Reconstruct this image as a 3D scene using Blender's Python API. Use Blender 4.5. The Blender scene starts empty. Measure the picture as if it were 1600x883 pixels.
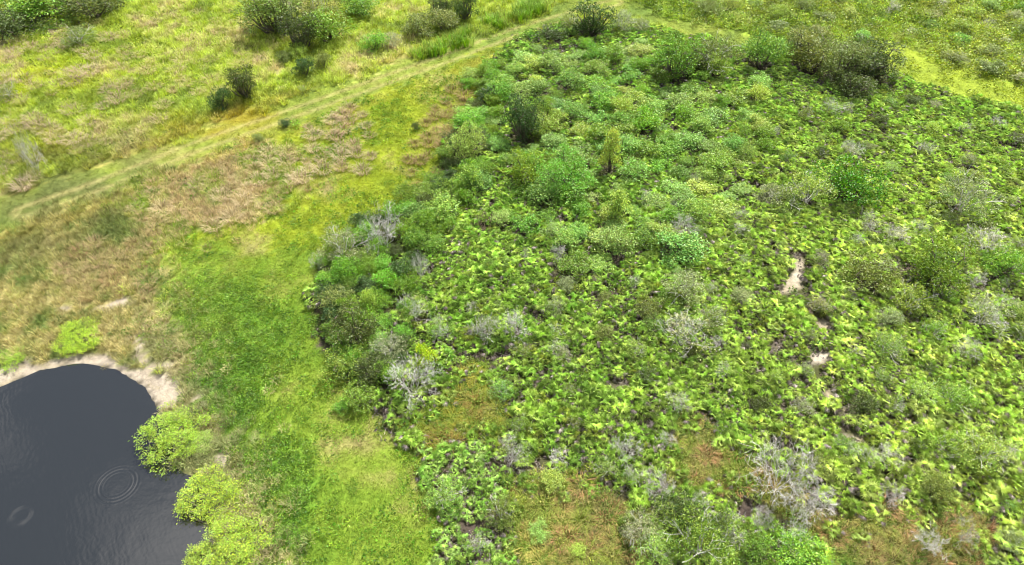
import bpy, math, random
import numpy as np
from mathutils import Matrix, Vector, Euler

R = math.radians
rng = np.random.default_rng(7)
random.seed(7)
scene = bpy.context.scene
COL = scene.collection

# ------------------------------------------------------------------ camera, world, sun, exposure
CAM_H, PITCH, HFOV = 52.0, R(45.0), R(71.0)
cam = bpy.data.cameras.new('camera'); cam_ob = bpy.data.objects.new('camera', cam); COL.objects.link(cam_ob)
cam_ob.location = (0, 0, CAM_H); cam_ob.rotation_euler = (math.pi/2 - PITCH, 0, 0)
cam.sensor_fit = 'HORIZONTAL'; cam.angle = HFOV; cam.clip_start = 0.5; cam.clip_end = 9000
scene.camera = cam_ob

SUN_EL, SUN_AZ = R(56), R(28)            # azimuth from +Y towards +X
world = bpy.data.worlds.new('World'); scene.world = world; world.use_nodes = True
wn, wl = world.node_tree.nodes, world.node_tree.links
bg = wn['Background']; bg.inputs['Strength'].default_value = 0.052
sky = wn.new('ShaderNodeTexSky'); sky.sky_type = 'NISHITA'; sky.sun_disc = False
sky.sun_elevation = SUN_EL; sky.sun_rotation = SUN_AZ; sky.dust_density = 2.0
geo = wn.new('ShaderNodeTexCoord')
nz = wn.new('ShaderNodeTexNoise'); nz.inputs['Scale'].default_value = 3.2; nz.inputs['Detail'].default_value = 3; nz.inputs['Roughness'].default_value = 0.5
nz.inputs['Distortion'].default_value = 0.4
rmp = wn.new('ShaderNodeValToRGB'); rmp.color_ramp.elements[0].position = 0.44; rmp.color_ramp.elements[0].color = (.06, .06, .06, 1); rmp.color_ramp.elements[1].position = 0.62
mixc = wn.new('ShaderNodeMix'); mixc.data_type = 'RGBA'
mixc.inputs[7].default_value = (10.5, 10.3, 10.8, 1)      # broken white cloud, in the sky texture's own units
cmap = wn.new('ShaderNodeMapping'); cmap.inputs['Location'].default_value = (1.7, 0.9, 0.0)
wl.new(geo.outputs['Generated'], cmap.inputs[0]); wl.new(cmap.outputs[0], nz.inputs['Vector']); wl.new(nz.outputs['Fac'], rmp.inputs[0])
wl.new(rmp.outputs['Color'], mixc.inputs[0]); wl.new(sky.outputs[0], mixc.inputs[6]); wl.new(mixc.outputs[2], bg.inputs['Color'])

sd = bpy.data.lights.new('sun', 'SUN'); sd.energy = 5.0; sd.angle = R(1.2); sd.color = (1, 0.95, 0.86)
so = bpy.data.objects.new('sun', sd); COL.objects.link(so)
so.rotation_euler = Vector((math.sin(SUN_AZ)*math.cos(SUN_EL), math.cos(SUN_AZ)*math.cos(SUN_EL), math.sin(SUN_EL))).to_track_quat('Z', 'Y').to_euler()
so.location = (60, 150, 120)
vs = scene.view_settings
vs.view_transform = 'Standard'; vs.look = 'None'; vs.exposure = 1.26; vs.gamma = 1; vs.use_curve_mapping = False
scene.render.engine = 'CYCLES'
scene.cycles.filter_width = 1.0; scene.cycles.max_bounces = 6; scene.cycles.diffuse_bounces = 3; scene.cycles.transmission_bounces = 3; scene.cycles.glossy_bounces = 2

# ------------------------------------------------------------------ photo pixels <-> ground
FPX = 800/math.tan(HFOV/2); CP, SP = math.cos(PITCH), math.sin(PITCH)
WZ = -0.35                                # pond level
def ground(px, py, z=0.0):
    u, v = (px-800)/FPX, -(py-441.5)/FPX
    t = (z-CAM_H)/(-SP + v*CP)
    return (t*u, t*(CP + v*SP))
def to_px(x, y, z=0.0):
    r = z-CAM_H; d = y*CP - r*SP; w = y*SP + r*CP
    return 800 + FPX*x/d, 441.5 - FPX*w/d
def dist(x, y): return np.sqrt(x*x + y*y + CAM_H**2)
def poly(pts, z=0.0): return np.array([ground(a, b, z) for a, b in pts])

# ------------------------------------------------------------------ numpy noise and polygon tests
_h = np.random.default_rng(3).random((256, 256))
def vnoise(x, y):
    xi, yi = np.floor(x).astype(int), np.floor(y).astype(int); fx, fy = x-xi, y-yi
    fx = fx*fx*(3-2*fx); fy = fy*fy*(3-2*fy)
    a = _h[xi & 255, yi & 255]; b = _h[(xi+1) & 255, yi & 255]; c = _h[xi & 255, (yi+1) & 255]; d = _h[(xi+1) & 255, (yi+1) & 255]
    return (a*(1-fx)+b*fx)*(1-fy) + (c*(1-fx)+d*fx)*fy
def fbm(x, y, s, seed=0, o=4):
    r = 0; amp = .5; tot = 0
    for k in range(o):
        r = r + amp*vnoise(x/s + seed*17.3 + k*7.7, y/s + seed*5.1 + k*3.3); tot += amp; s = s*0.5; amp *= .5
    return r/tot
def stretch(n, g=2.2): return np.clip((n-.5)*g + .5, 0, 1)
def inside(P, x, y):
    r = np.zeros(x.shape, bool); n = len(P)
    for i in range(n):
        x0, y0 = P[i]; x1, y1 = P[(i+1) % n]
        if y0 == y1: continue
        c = ((y0 > y) != (y1 > y)) & (x < (x1-x0)*(y-y0)/(y1-y0) + x0)
        r ^= c
    return r
def seg_dist(P, x, y):
    best = np.full(x.shape, 1e9); n = len(P)
    for i in range(n):
        ax, ay = P[i]; bx, by = P[(i+1) % n]; dx, dy = bx-ax, by-ay
        t = np.clip(((x-ax)*dx + (y-ay)*dy)/(dx*dx+dy*dy+1e-9), 0, 1)
        best = np.minimum(best, (x-ax-t*dx)**2 + (y-ay-t*dy)**2)
    return np.sqrt(best)

# ------------------------------------------------------------------ zones (outlines read off the photo, laid on the ground)
Z = {}
MEADOW, FAR, STRIP, DRY, LUSH, PATH, TRACK, BROWN, SCRUB, EDGE, CLEAR, HERB, BANK, SAND, POND = range(15)
zone_polys = [
 (FAR,   [(1010,-180),(2150,-180),(2150,260),(1600,190),(1400,118),(1250,90),(1170,75),(1040,40),(985,0)]),
 (FAR,   [(-350,-180),(230,-180),(200,-30),(180,15),(110,45),(0,62),(-300,120)]),
 (STRIP, [(1370,62),(1420,70),(1500,105),(1600,128),(1850,200),(1850,262),(1600,182),(1500,150),(1400,122),(1350,90)]),
 (DRY,   [(-450,420),(0,300),(90,310),(240,255),(330,235),(400,250),(330,330),(240,390),(235,470),(255,560),(150,640),(-450,760)]),
 (LUSH,  [(400,225),(520,165),(640,125),(760,75),(800,62),(770,110),(745,140),(720,190),(690,240),(650,300),(600,345),(500,400),(470,440),(400,430),(240,400),(330,350),(450,330),(470,260)]),
 (PATH,  [(240,405),(330,372),(480,400),(498,450),(500,520),(540,600),(610,645),(640,720),(660,800),(690,1150),(470,1150),(440,883),(400,760),(330,620),(270,540),(245,460)]),
 (TRACK, [(-350,430),(0,310),(80,283),(200,244),(330,200),(480,147),(620,99),(740,61),(860,18),(900,-10),(930,-60),(1010,-60),(990,5),(1050,28),(1170,55),(1300,80),(1300,92),(1170,76),(1040,50),(985,30),(940,18),(890,38),(800,64),(700,102),(560,165),(420,215),(300,252),(130,312),(40,345),(-350,500)]),
 (BROWN, [(190,310),(240,290),(330,255),(420,225),(450,235),(470,270),(440,330),(330,352),(250,372),(215,345)]),
 (SCRUB, [(500,400),(560,355),(640,305),(690,245),(722,190),(745,120),(800,66),(880,42),(1000,47),(1150,75),(1250,85),(1400,118),(1600,186),(2150,330),(2150,1150),(690,1150),(660,800),(640,720),(610,645),(540,600),(500,520),(490,430)]),
 (EDGE,  [(500,400),(560,355),(640,305),(690,245),(722,190),(760,110),(800,140),(770,230),(740,300),(700,370),(650,430),(640,520),(620,600),(560,600),(505,520),(490,430)]),
 (CLEAR, [(636,655),(690,618),(722,560),(768,566),(782,640),(762,696),(690,702),(648,718)]),
 (CLEAR, [(800,765),(840,748),(890,762),(1000,792),(1012,830),(985,1000),(790,1000),(806,820)]),
 (CLEAR, [(1040,665),(1085,645),(1140,690),(1185,725),(1265,780),(1260,830),(1180,790),(1090,770),(1040,735)]),
 (CLEAR, [(1262,812),(1330,795),(1440,785),(1530,792),(1545,850),(1500,960),(1300,960),(1275,880)]),
 (HERB,  [(245,455),(310,425),(400,455),(435,520),(425,590),(365,655),(335,610),(300,550)]),
 (HERB,  [(395,695),(440,680),(492,700),(500,790),(470,850),(432,840),(405,770)]),
 (BANK,  [(205,480),(262,500),(310,580),(350,650),(395,700),(430,800),(450,900),(430,1150),(200,1150),(240,840),(225,700),(245,600)]),
 (SAND,  [(-60,612),(0,580),(68,557),(128,544),(188,554),(234,578),(268,614),(270,640),(238,665),(-60,670)]),
 (SAND,  [(207,520),(218,520),(236,558),(270,580),(262,584),(230,568)]),
 (SAND,  [(98,470),(118,468),(124,480),(104,484)]),
 (SAND,  [(150,470),(190,458),(192,468),(160,478)]),
 (SAND,  [(346,705),(366,705),(370,726),(350,730)]),
 (SAND,  [(370,776),(395,770),(398,790),(375,795)]),
 (SAND,  [(295,622),(325,628),(330,642),(300,640)]),
]
SAND_PATCH = [ [(1236,398),(1250,400),(1254,425),(1254,448),(1240,462),(1224,462),(1226,438),(1246,425)],
               [(1276,503),(1296,503),(1297,518),(1279,520)], [(1268,552),(1292,550),(1292,566),(1270,570)],
               [(1286,612),(1300,613),(1298,626),(1286,625)], [(1314,630),(1334,630),(1336,648),(1316,650)],
               [(1314,676),(1340,678),(1338,690),(1316,688)] ]
POND_PX = [(-420,690),(-150,640),(0,606),(60,580),(125,568),(180,578),(225,606),(243,636),(262,660),(270,705),(276,735),(310,752),(322,800),(336,830),(334,870),(322,960),(260,1150),(-420,1150)]
zone_polys = [(k, poly(p)) for k, p in zone_polys]
sand_polys = [poly(p) for p in SAND_PATCH]
pond_poly = poly(POND_PX, WZ)
def zone_of(x, y, warp=1.0):
    wx = x + warp*3.0*(fbm(x, y, 5, 1, 3)-.5); wy = y + warp*3.0*(fbm(x, y, 5, 2, 3)-.5)
    z = np.zeros(x.shape, int)
    for k, P in zone_polys: z[inside(P, wx, wy)] = k
    for P in sand_polys: z[inside(P, x + .3*(wx-x), y + .3*(wy-y))] = SAND
    px = x + .25*(wx-x); py = y + .25*(wy-y)
    z[inside(pond_poly, px, py)] = POND
    return z
def zone_soft(x, y, sd=1.9):
    j = lambda q: rng.normal(0, q, x.shape); z = zone_of(x, y, 1.3); zj = zone_of(x + j(sd), y + j(sd), 1.3); zt = zone_of(x + j(.7), y + j(.7), 1.3)
    H = (POND, SAND, SCRUB, EDGE); z2 = np.where((zj == TRACK) | (z == TRACK) | (zt == TRACK), zt, zj)
    return np.where(np.isin(z, H) | np.isin(z2, H), z, z2)
def height(x, y):
    d = seg_dist(pond_poly, x, y); ins = inside(pond_poly, x, y)
    out = WZ*(1-np.clip(d/2.4, 0, 1)) + .10*(fbm(x, y, 6, 9)-.5)*np.clip(d/2, 0, 1)
    return np.where(ins, np.maximum(WZ - d*.3, -1.6), out)

# ------------------------------------------------------------------ colour
def C(r, g, b, k=0.62):
    f = lambda c: (c/255/12.92 if c <= 10 else ((c/255+.055)/1.055)**2.4)*k
    return np.array([f(r), f(g), f(b)])
def pal(cols, t):
    cols = np.array([C(*c) for c in cols]); n = len(cols)-1
    s = np.clip(t, 0, .9999)*n; i = s.astype(int); f = (s-i)[:, None]
    return cols[i]*(1-f) + cols[i+1]*f
PAL = {
 MEADOW: [(134,156,70),(158,182,74),(180,202,76),(192,212,88),(206,206,128),(208,192,146)],
 FAR:    [(118,150,56),(148,180,66),(174,204,74),(156,174,84),(194,214,90)],
 STRIP:  [(156,180,58),(174,194,68),(150,172,62)],
 DRY:    [(120,148,76),(148,160,86),(186,180,112),(200,188,130),(172,166,96),(112,142,72),(144,158,84)],
 LUSH:   [(134,156,46),(154,174,48),(170,186,54),(174,184,82),(190,180,120)],
 PATH:   [(116,152,50),(132,164,54),(144,172,60),(156,172,76),(180,172,112)],
 TRACK:  [(122,148,66),(140,162,68),(156,174,74),(168,172,92)],
 BROWN:  [(136,164,66),(160,178,78),(192,188,122),(190,170,120),(200,186,136),(144,170,70)],
 CLEAR:  [(100,138,48),(124,158,56),(160,176,78),(176,174,100),(156,146,94),(108,144,50)],
 HERB:   [(108,152,50),(124,166,56),(140,176,62),(154,180,74)],
 BANK:   [(144,154,98),(168,168,112),(192,182,134),(142,162,80)],
 SCRUB:  [(70,60,54),(100,88,82),(84,90,50),(124,112,104)],
 EDGE:   [(70,76,48),(84,84,56),(78,92,50)],
 SAND:   [(160,148,124),(194,182,164),(176,164,138),(206,196,182)],
 POND:   [(60,60,50),(80,76,62)],
}
_yel = ground(60, 130); _gold = ground(330, 200); _gold2 = ground(85, 222)
_track = [ground(a, b) for a, b in ((40,330),(130,300),(300,232),(420,190),(560,140),(700,90),(800,52),(880,28),(960,4))]
def track_dist(x, y):
    b = np.full(x.shape, 1e9)
    for (ax, ay), (bx, by) in zip(_track[:-1], _track[1:]):
        t = np.clip(((x-ax)*(bx-ax) + (y-ay)*(by-ay))/((bx-ax)**2+(by-ay)**2), 0, 1); b = np.minimum(b, np.hypot(x-ax-t*(bx-ax), y-ay-t*(by-ay)))
    return b
def rut(x, y): return np.exp(-((track_dist(x, y) + .5*(fbm(x, y, 4, 51)-.5) - 1.05)/.42)**2)
def zone_colour(z, x, y, jit=0.0, seed=4):
    t = .62*stretch(fbm(x, y, 7, seed, 3), 2.4) + .38*stretch(fbm(x, y, 1.6, seed+1, 2), 2.0)
    if jit: t = t + rng.normal(0, jit, x.shape)
    out = np.zeros(x.shape + (3,))
    zc = np.where((z == BROWN) & (fbm(x, y, 3.5, 81) > .5), PATH, z)
    for k in PAL:
        m = zc == k
        if m.any(): out[m] = pal(PAL[k], t[m])
    # patches of other plants: lime herbs, golden grass along the track, olive grass at its lower end
    for (cx, cy), rad, c in ((_yel, 9, C(190,206,44)), (_gold, 6, C(176,162,44)), (_gold2, 5, C(186,178,60)), (ground(400,180), 6, C(170,160,50)), (ground(120,300), 12, C(118,128,72)), (ground(30,340), 10, C(112,124,66))):
        w = np.exp(-(((x-cx)**2 + (y-cy)**2)/rad**2))*((z == MEADOW) | (z == DRY) | (z == TRACK))*stretch(fbm(x, y, 4, 21), 2.5)
        out = out*(1-w[:, None]) + c*w[:, None]
    w = (rut(x, y)*(z == TRACK)*.6)[:, None]; out = out*(1-w) + C(200,188,128)*w
    w = (np.exp(-((track_dist(x, y)-4.0)/1.2)**2)*np.isin(z, (MEADOW, LUSH, DRY, BROWN))*.55*stretch(fbm(x, y, 5, 77), 2))[:, None]; out = out*(1-w) + C(196,180,96)*w     # golden verges
    return out

# ------------------------------------------------------------------ materials
def new_mat(name):
    m = bpy.data.materials.new(name); m.use_nodes = True; nt = m.node_tree
    return m, nt.nodes, nt.links, nt.nodes['Principled BSDF']
def leafy(name, transl=.32, rough=.5, spec=.25, var=(.62, 1.3), hue=.03):
    m, n, l, p = new_mat(name)
    at = n.new('ShaderNodeAttribute'); at.attribute_type = 'INSTANCER'; at.attribute_name = 'tint'
    g = n.new('ShaderNodeNewGeometry'); oi = n.new('ShaderNodeObjectInfo')
    ad = n.new('ShaderNodeMath'); ad.operation = 'ADD'; fr = n.new('ShaderNodeMath'); fr.operation = 'FRACT'
    l.new(g.outputs['Random Per Island'], ad.inputs[0]); l.new(oi.outputs['Random'], ad.inputs[1]); l.new(ad.outputs[0], fr.inputs[0])
    mr = n.new('ShaderNodeMapRange'); mr.inputs[3].default_value = var[0]; mr.inputs[4].default_value = var[1]; l.new(fr.outputs[0], mr.inputs[0])
    mh = n.new('ShaderNodeMapRange'); mh.inputs[3].default_value = .5-hue; mh.inputs[4].default_value = .5+hue; l.new(g.outputs['Random Per Island'], mh.inputs[0])
    hs = n.new('ShaderNodeHueSaturation'); l.new(at.outputs['Color'], hs.inputs['Color']); l.new(mr.outputs[0], hs.inputs['Value']); l.new(mh.outputs[0], hs.inputs['Hue'])
    p.inputs['Roughness'].default_value = rough; p.inputs['Specular IOR Level'].default_value = spec
    l.new(hs.outputs[0], p.inputs['Base Color'])
    if transl:
        tr = n.new('ShaderNodeBsdfTranslucent'); hy = n.new('ShaderNodeHueSaturation'); hy.inputs['Hue'].default_value = .485; hy.inputs['Saturation'].default_value = 1.1; hy.inputs['Value'].default_value = 1.2
        l.new(hs.outputs[0], hy.inputs['Color']); l.new(hy.outputs[0], tr.inputs['Color'])
        mx = n.new('ShaderNodeMixShader'); mx.inputs[0].default_value = transl
        l.new(p.outputs[0], mx.inputs[1]); l.new(tr.outputs[0], mx.inputs[2]); l.new(mx.outputs[0], n['Material Output'].inputs['Surface'])
    return m
M_LEAF = leafy('foliage', .34, .42, .4, (.45, 1.55)); M_PALM = leafy('palm_frond', .32, .36, .55, (.55, 1.5), .015)
M_GRASS = leafy('grass_blade', .3, .6, .15, (.7, 1.25), .02)
def flat_var(name, c0, c1, rough=.8, scale=3.0, island=True):
    m, n, l, p = new_mat(name)
    mx = n.new('ShaderNodeMix'); mx.data_type = 'RGBA'; mx.inputs[6].default_value = (*c0, 1); mx.inputs[7].default_value = (*c1, 1)
    if island:
        g = n.new('ShaderNodeNewGeometry'); oi = n.new('ShaderNodeObjectInfo'); ad = n.new('ShaderNodeMath'); ad.operation = 'ADD'; fr = n.new('ShaderNodeMath'); fr.operation = 'FRACT'
        l.new(g.outputs['Random Per Island'], ad.inputs[0]); l.new(oi.outputs['Random'], ad.inputs[1]); l.new(ad.outputs[0], fr.inputs[0]); l.new(fr.outputs[0], mx.inputs[0])
    else:
        t = n.new('ShaderNodeTexNoise'); t.inputs['Scale'].default_value = scale; t.inputs['Detail'].default_value = 6; l.new(t.outputs['Fac'], mx.inputs[0])
    l.new(mx.outputs[2], p.inputs['Base Color']); p.inputs['Roughness'].default_value = rough; p.inputs['Specular IOR Level'].default_value = .15
    return m
M_DEADFROND = flat_var('dry_frond', C(136,120,112), C(224,212,208))
M_GREY = flat_var('weathered_wood', C(176,172,168,.85), C(226,222,218,.92))
M_BARK = flat_var('bark', C(92,84,72), C(140,130,116))
M_BROWNTWIG = flat_var('brown_twig', C(110,88,74), C(160,138,120))
def ground_mat(name, rough=.95):
    m, n, l, p = new_mat(name)
    at = n.new('ShaderNodeAttribute'); at.attribute_name = 'Col'
    tc = n.new('ShaderNodeTexCoord'); t = n.new('ShaderNodeTexNoise'); t.inputs['Scale'].default_value = 2.4; t.inputs['Detail'].default_value = 8; t.inputs['Roughness'].default_value = .7
    l.new(tc.outputs['Object'], t.inputs['Vector'])
    mr = n.new('ShaderNodeMapRange'); mr.inputs[1].default_value = .3; mr.inputs[2].default_value = .7; mr.inputs[3].default_value = .62; mr.inputs[4].default_value = 1.2; l.new(t.outputs['Fac'], mr.inputs[0])
    hs = n.new('ShaderNodeHueSaturation'); l.new(at.outputs['Color'], hs.inputs['Color']); l.new(mr.outputs[0], hs.inputs['Value']); l.new(hs.outputs[0], p.inputs['Base Color'])
    b = n.new('ShaderNodeBump'); b.inputs['Strength'].default_value = .7; b.inputs['Distance'].default_value = .15; l.new(t.outputs['Fac'], b.inputs['Height']); l.new(b.outputs[0], p.inputs['Normal'])
    p.inputs['Roughness'].default_value = rough; p.inputs['Specular IOR Level'].default_value = .1
    return m
M_GROUND = ground_mat('soil_and_turf')
def water_mat():
    m, n, l, p = new_mat('dark_pond_water')
    p.inputs['Base Color'].default_value = (.012, .0135, .013, 1); p.inputs['Roughness'].default_value = .045; p.inputs['IOR'].default_value = 1.95
    tc = n.new('ShaderNodeTexCoord'); last = None
    def mth(op, a, b=None, c=None):
        k = n.new('ShaderNodeMath'); k.operation = op
        for i, v in enumerate((a, b, c)):
            if v is None: continue
            if isinstance(v, (int, float)): k.inputs[i].default_value = v
            else: l.new(v, k.inputs[i])
        return k.outputs[0]
    t = n.new('ShaderNodeTexNoise'); t.inputs['Scale'].default_value = .9; t.inputs['Detail'].default_value = 3; l.new(tc.outputs['Object'], t.inputs['Vector'])
    w = n.new('ShaderNodeTexWave'); w.inputs['Scale'].default_value = .75; w.inputs['Distortion'].default_value = 9.0; w.inputs['Detail'].default_value = 2
    mp = n.new('ShaderNodeMapping'); mp.inputs['Rotation'].default_value = (0, 0, R(-35)); l.new(tc.outputs['Object'], mp.inputs[0]); l.new(mp.outputs[0], w.inputs[0])
    h = mth('ADD', mth('MULTIPLY', t.outputs['Fac'], .02), mth('MULTIPLY', w.outputs['Fac'], .0012))
    for px, py, rad, wd, amp, wl_ in ((183,757,1.38,.36,.006,.32), (33,806,.72,.26,.006,.26), (95,712,2.6,.5,.0014,.55)):
        cx, cy = ground(px, py, WZ)
        d = n.new('ShaderNodeVectorMath'); d.operation = 'DISTANCE'; l.new(tc.outputs['Object'], d.inputs[0]); d.inputs[1].default_value = (cx, cy, WZ)
        o = mth('SUBTRACT', d.outputs['Value'], rad); g = mth('DIVIDE', o, wd); e = mth('EXPONENT', mth('MULTIPLY', mth('MULTIPLY', g, g), -1.0))
        s = mth('SINE', mth('MULTIPLY', o, 2*math.pi/wl_))
        h = mth('ADD', h, mth('MULTIPLY', mth('MULTIPLY', e, s), amp))
    b = n.new('ShaderNodeBump'); b.inputs['Strength'].default_value = .75; b.inputs['Distance'].default_value = 1.0; l.new(h, b.inputs['Height']); l.new(b.outputs[0], p.inputs['Normal'])
    return m
M_WATER = water_mat()

# ------------------------------------------------------------------ mesh helpers
def mesh(name, V, F, mats, mi=None):
    me = bpy.data.meshes.new(name); me.from_pydata([tuple(v) for v in V], [], [tuple(f) for f in F])
    for m in (mats if isinstance(mats, (list, tuple)) else [mats]): me.materials.append(m)
    if mi is not None: me.polygons.foreach_set('material_index', np.asarray(mi, np.int32))
    me.update(); return me
def add(name, data, parent=None, M=None, tint=None):
    o = bpy.data.objects.new(name, data); COL.objects.link(o)
    if parent: o.parent = parent
    if M is not None: o.matrix_basis = M
    if tint is not None: o['tint'] = [float(t) for t in tint]
    return o
def tag(o, label=None, cat=None, group=None, kind=None):
    if label: o['label'] = label
    if cat: o['category'] = cat
    if group: o['group'] = group
    if kind: o['kind'] = kind
    return o
def norm(v): return v/(np.linalg.norm(v, axis=-1, keepdims=True)+1e-9)
class Geo:
    def __init__(s): s.V = []; s.F = []; s.n = 0; s.mi = []
    def put(s, V, F, mi=0):
        s.V.append(np.asarray(V, float)); s.F += [tuple(int(i)+s.n for i in f) for f in F]; s.n += len(V); s.mi += [mi]*len(F)
    def tube(s, a, b, ra, rb, k=3, mi=0):
        a = np.array(a, float); b = np.array(b, float); d = norm(b-a); u = norm(np.cross(d, [0.3, .2, .93] if abs(d[2]) < .9 else [1, 0, 0])); w = np.cross(d, u)
        an = np.arange(k)*2*math.pi/k; ring = np.outer(np.cos(an), u) + np.outer(np.sin(an), w)
        s.put(np.vstack([a+ring*ra, b+ring*rb]), [(i, (i+1) % k, k+(i+1) % k, k+i) for i in range(k)], mi)
    def leaves(s, P, D, L, Wd, mi=0, rs=rng):
        n = len(P); D = norm(D); b = norm(np.cross(D, rs.normal(size=(n, 3)))); L = np.broadcast_to(L, n)[:, None]; Wd = np.broadcast_to(Wd, n)[:, None]
        c = np.cross(D, b)*L*.12
        V = np.stack([P, P+D*L*.5+b*Wd*.5, P+D*L-c, P+D*L*.5-b*Wd*.5], 1).reshape(-1, 3)
        s.put(V, np.arange(4*n).reshape(n, 4), mi)
    def mesh(s, name, mats): return mesh(name, np.vstack(s.V), s.F, mats, s.mi if isinstance(mats, (list, tuple)) else None)

# ------------------------------------------------------------------ grass, herbs, shrubs: the shapes
def blades(n, rad, h0, h1, wid, lean, droop, rs):
    g = Geo()
    for i in range(n):
        a = rs.random()*6.283; r = rad*math.sqrt(rs.random()); b = np.array([math.cos(a)*r, math.sin(a)*r, -.03]); h = h0+(h1-h0)*rs.random()
        o = norm(np.array([math.cos(a), math.sin(a), 0])*(.3+droop*r/rad) + rs.normal(0, .35, 3)*[1, 1, 0] + np.array([-.5, -.25, 0])*lean)
        ln = h*(.35+.5*rs.random())*(.5+droop); side = norm(np.cross(o, [0, 0, 1.0]))*wid*(.7+.6*rs.random())
        m = b + o*ln*.35 + [0, 0, h*.66]; t = b + o*ln + [0, 0, h*(1-.35*droop)]
        g.put([b-side*.6, b+side*.6, m+side*.5, m-side*.5, t], [(0, 1, 2, 3), (3, 2, 4)])
    return g
def herb(n, rad, h, L, rs):
    g = Geo(); a = rs.random(n)*6.283; r = rad*np.sqrt(rs.random(n)); z = h*(1-(r/rad)**2*.7)*(.35+.65*rs.random(n))
    P = np.stack([np.cos(a)*r, np.sin(a)*r, z], 1); D = np.stack([np.cos(a), np.sin(a), .1+.5*rs.random(n)], 1) + rs.normal(0, .45, (n, 3))
    g.leaves(P, D, L*(.7+.6*rs.random(n)), L*.5*(.7+.6*rs.random(n)), rs=rs)
    return g
rs0 = np.random.default_rng(11)
PROTO = {}
def proto(key, meshes): PROTO[key] = [bpy.data.objects.new('pattern_'+key, m) for m in meshes]
proto('short', [blades(34, .42, .10, .26, .026, .25, .6, rs0).mesh('short_grass', M_GRASS) for _ in range(4)])
proto('tall', [blades(34, .36, .35, .75, .026, .5, .5, rs0).mesh('tall_grass', M_GRASS) for _ in range(4)])
proto('reed', [blades(24, .30, .7, 1.25, .035, .2, .35, rs0).mesh('reed_grass', M_GRASS) for _ in range(3)])
proto('herb', [herb(46, .45, .34, .15, rs0).mesh('herb', M_LEAF) for _ in range(4)])
proto('weed', [herb(60, .4, .75, .17, rs0).mesh('weed', M_LEAF) for _ in range(3)])
TUSSOCK = [blades(150, .5, .35, .8, .022, .3, .75, rs0).mesh('tussock_blades', M_GRASS) for _ in range(4)]

# palmetto fronds: a stalk along +x carrying a pleated fan
def frond_mesh(name, Lp, Rf, tilt, span, nseg, mat, droop, rs):
    g = Geo(); g.put([(0, -.012, 0), (0, .012, 0), (Lp, .009, 0), (Lp, -.009, 0)], [(0, 1, 2, 3)])
    g.put([(0, 0, .012), (0, 0, -.012), (Lp, 0, -.009), (Lp, 0, .009)], [(0, 1, 2, 3)])
    V, F = [(0, 0, 0)], []; ct, st = math.cos(tilt), math.sin(tilt)
    for i in range(nseg):
        a = -span/2 + span*(i+.5)/nseg; da = span/nseg*.5; r = Rf*(1-.25*abs(a)/(span/2))*(.88+.24*rs.random())
        def pt(ang, rr, z): return (math.cos(ang)*rr, math.sin(ang)*rr, z - droop*(rr/Rf)**2*Rf)
        k = len(V); V += [pt(a-da*.84, r*.38, -.02), pt(a, r*.44, .035), pt(a+da*.84, r*.38, -.02), pt(a + rs.normal(0, .07), r, -.05*rs.random())]
        F += [(0, k, k+1), (0, k+1, k+2), (k, k+3, k+1), (k+1, k+3, k+2)]
    V = np.array(V); V[:, 2] += .22*np.abs(V[:, 1])          # the fan is folded along its midrib
    W = np.stack([Lp + V[:, 0]*ct + V[:, 2]*st, V[:, 1], -V[:, 0]*st + V[:, 2]*ct], 1)
    g.put(W, F); return g.mesh(name, mat)
FROND = [frond_mesh('palmetto_frond', lp, rf, R(t), R(sp), 10, M_PALM, dr, rs0) for lp, rf, t, sp, dr in
         ((.36,.46,18,200,.10), (.46,.48,30,205,.15), (.54,.50,42,210,.2), (.28,.40,5,165,.05), (.50,.44,36,180,.25))]
DEADF = [frond_mesh('dry_palmetto_frond', lp, rf, R(t), R(sp), 9, M_DEADFROND, dr, rs0) for lp, rf, t, sp, dr in ((.5,.4,25,110,.5), (.62,.42,10,150,.3), (.45,.36,40,70,.4))]
def stem_mesh():
    g = Geo(); p = np.array([-.5, .1, .02])
    for q in ((-.25, .05, .05), (0, 0, .18), (.03, 0, .34)): g.tube(p, q, .09, .08, 6); p = np.array(q)
    return g.mesh('palmetto_stem', M_BARK)
STEM = stem_mesh()
def palm_variant(rs):
    L = []; n = int(rs.integers(11, 15)); a = rs.random()*6.28
    for i in range(n):
        a += 2.4 + rs.normal(0, .25); el = 72 - 60*(i+.5)/n + rs.normal(0, 7); s = .85+.35*rs.random()
        f = 3 if i < 2 else int(rs.choice([0, 1, 2, 4])); L.append((f, False, Matrix.Translation((0, 0, .3)) @ Matrix.Rotation(a, 4, 'Z') @ Matrix.Rotation(-R(el), 4, 'Y') @ Matrix.Rotation(rs.normal(0, .3), 4, 'X') @ Matrix.Scale(s, 4)))
    for i in range(int(rs.integers(4, 8))):
        L.append((int(rs.integers(0, 3)), True, Matrix.Translation((0, 0, .28)) @ Matrix.Rotation(rs.random()*6.28, 4, 'Z') @ Matrix.Rotation(-R(rs.uniform(-10, 40)), 4, 'Y') @ Matrix.Rotation(rs.normal(0, .5), 4, 'X') @ Matrix.Scale(.9+.3*rs.random(), 4)))
    return L
PALMV = [palm_variant(rs0) for _ in range(8)]
def vf(me):
    V = np.empty(len(me.vertices)*3); me.vertices.foreach_get('co', V); return V.reshape(-1, 3), [tuple(p.vertices) for p in me.polygons]
_vf = {m.name: vf(m) for m in FROND+DEADF+[STEM]}
def palm_joined(L):
    g = Geo()
    for f, dead, M in L:
        V, F = _vf[(DEADF if dead else FROND)[f].name]; A = np.array(M); g.put(V @ A[:3, :3].T + A[:3, 3], F, 1 if dead else 0)
    V, F = _vf[STEM.name]; g.put(V, F, 2)
    return g.mesh('palmetto', [M_PALM, M_DEADFROND, M_BARK])
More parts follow.
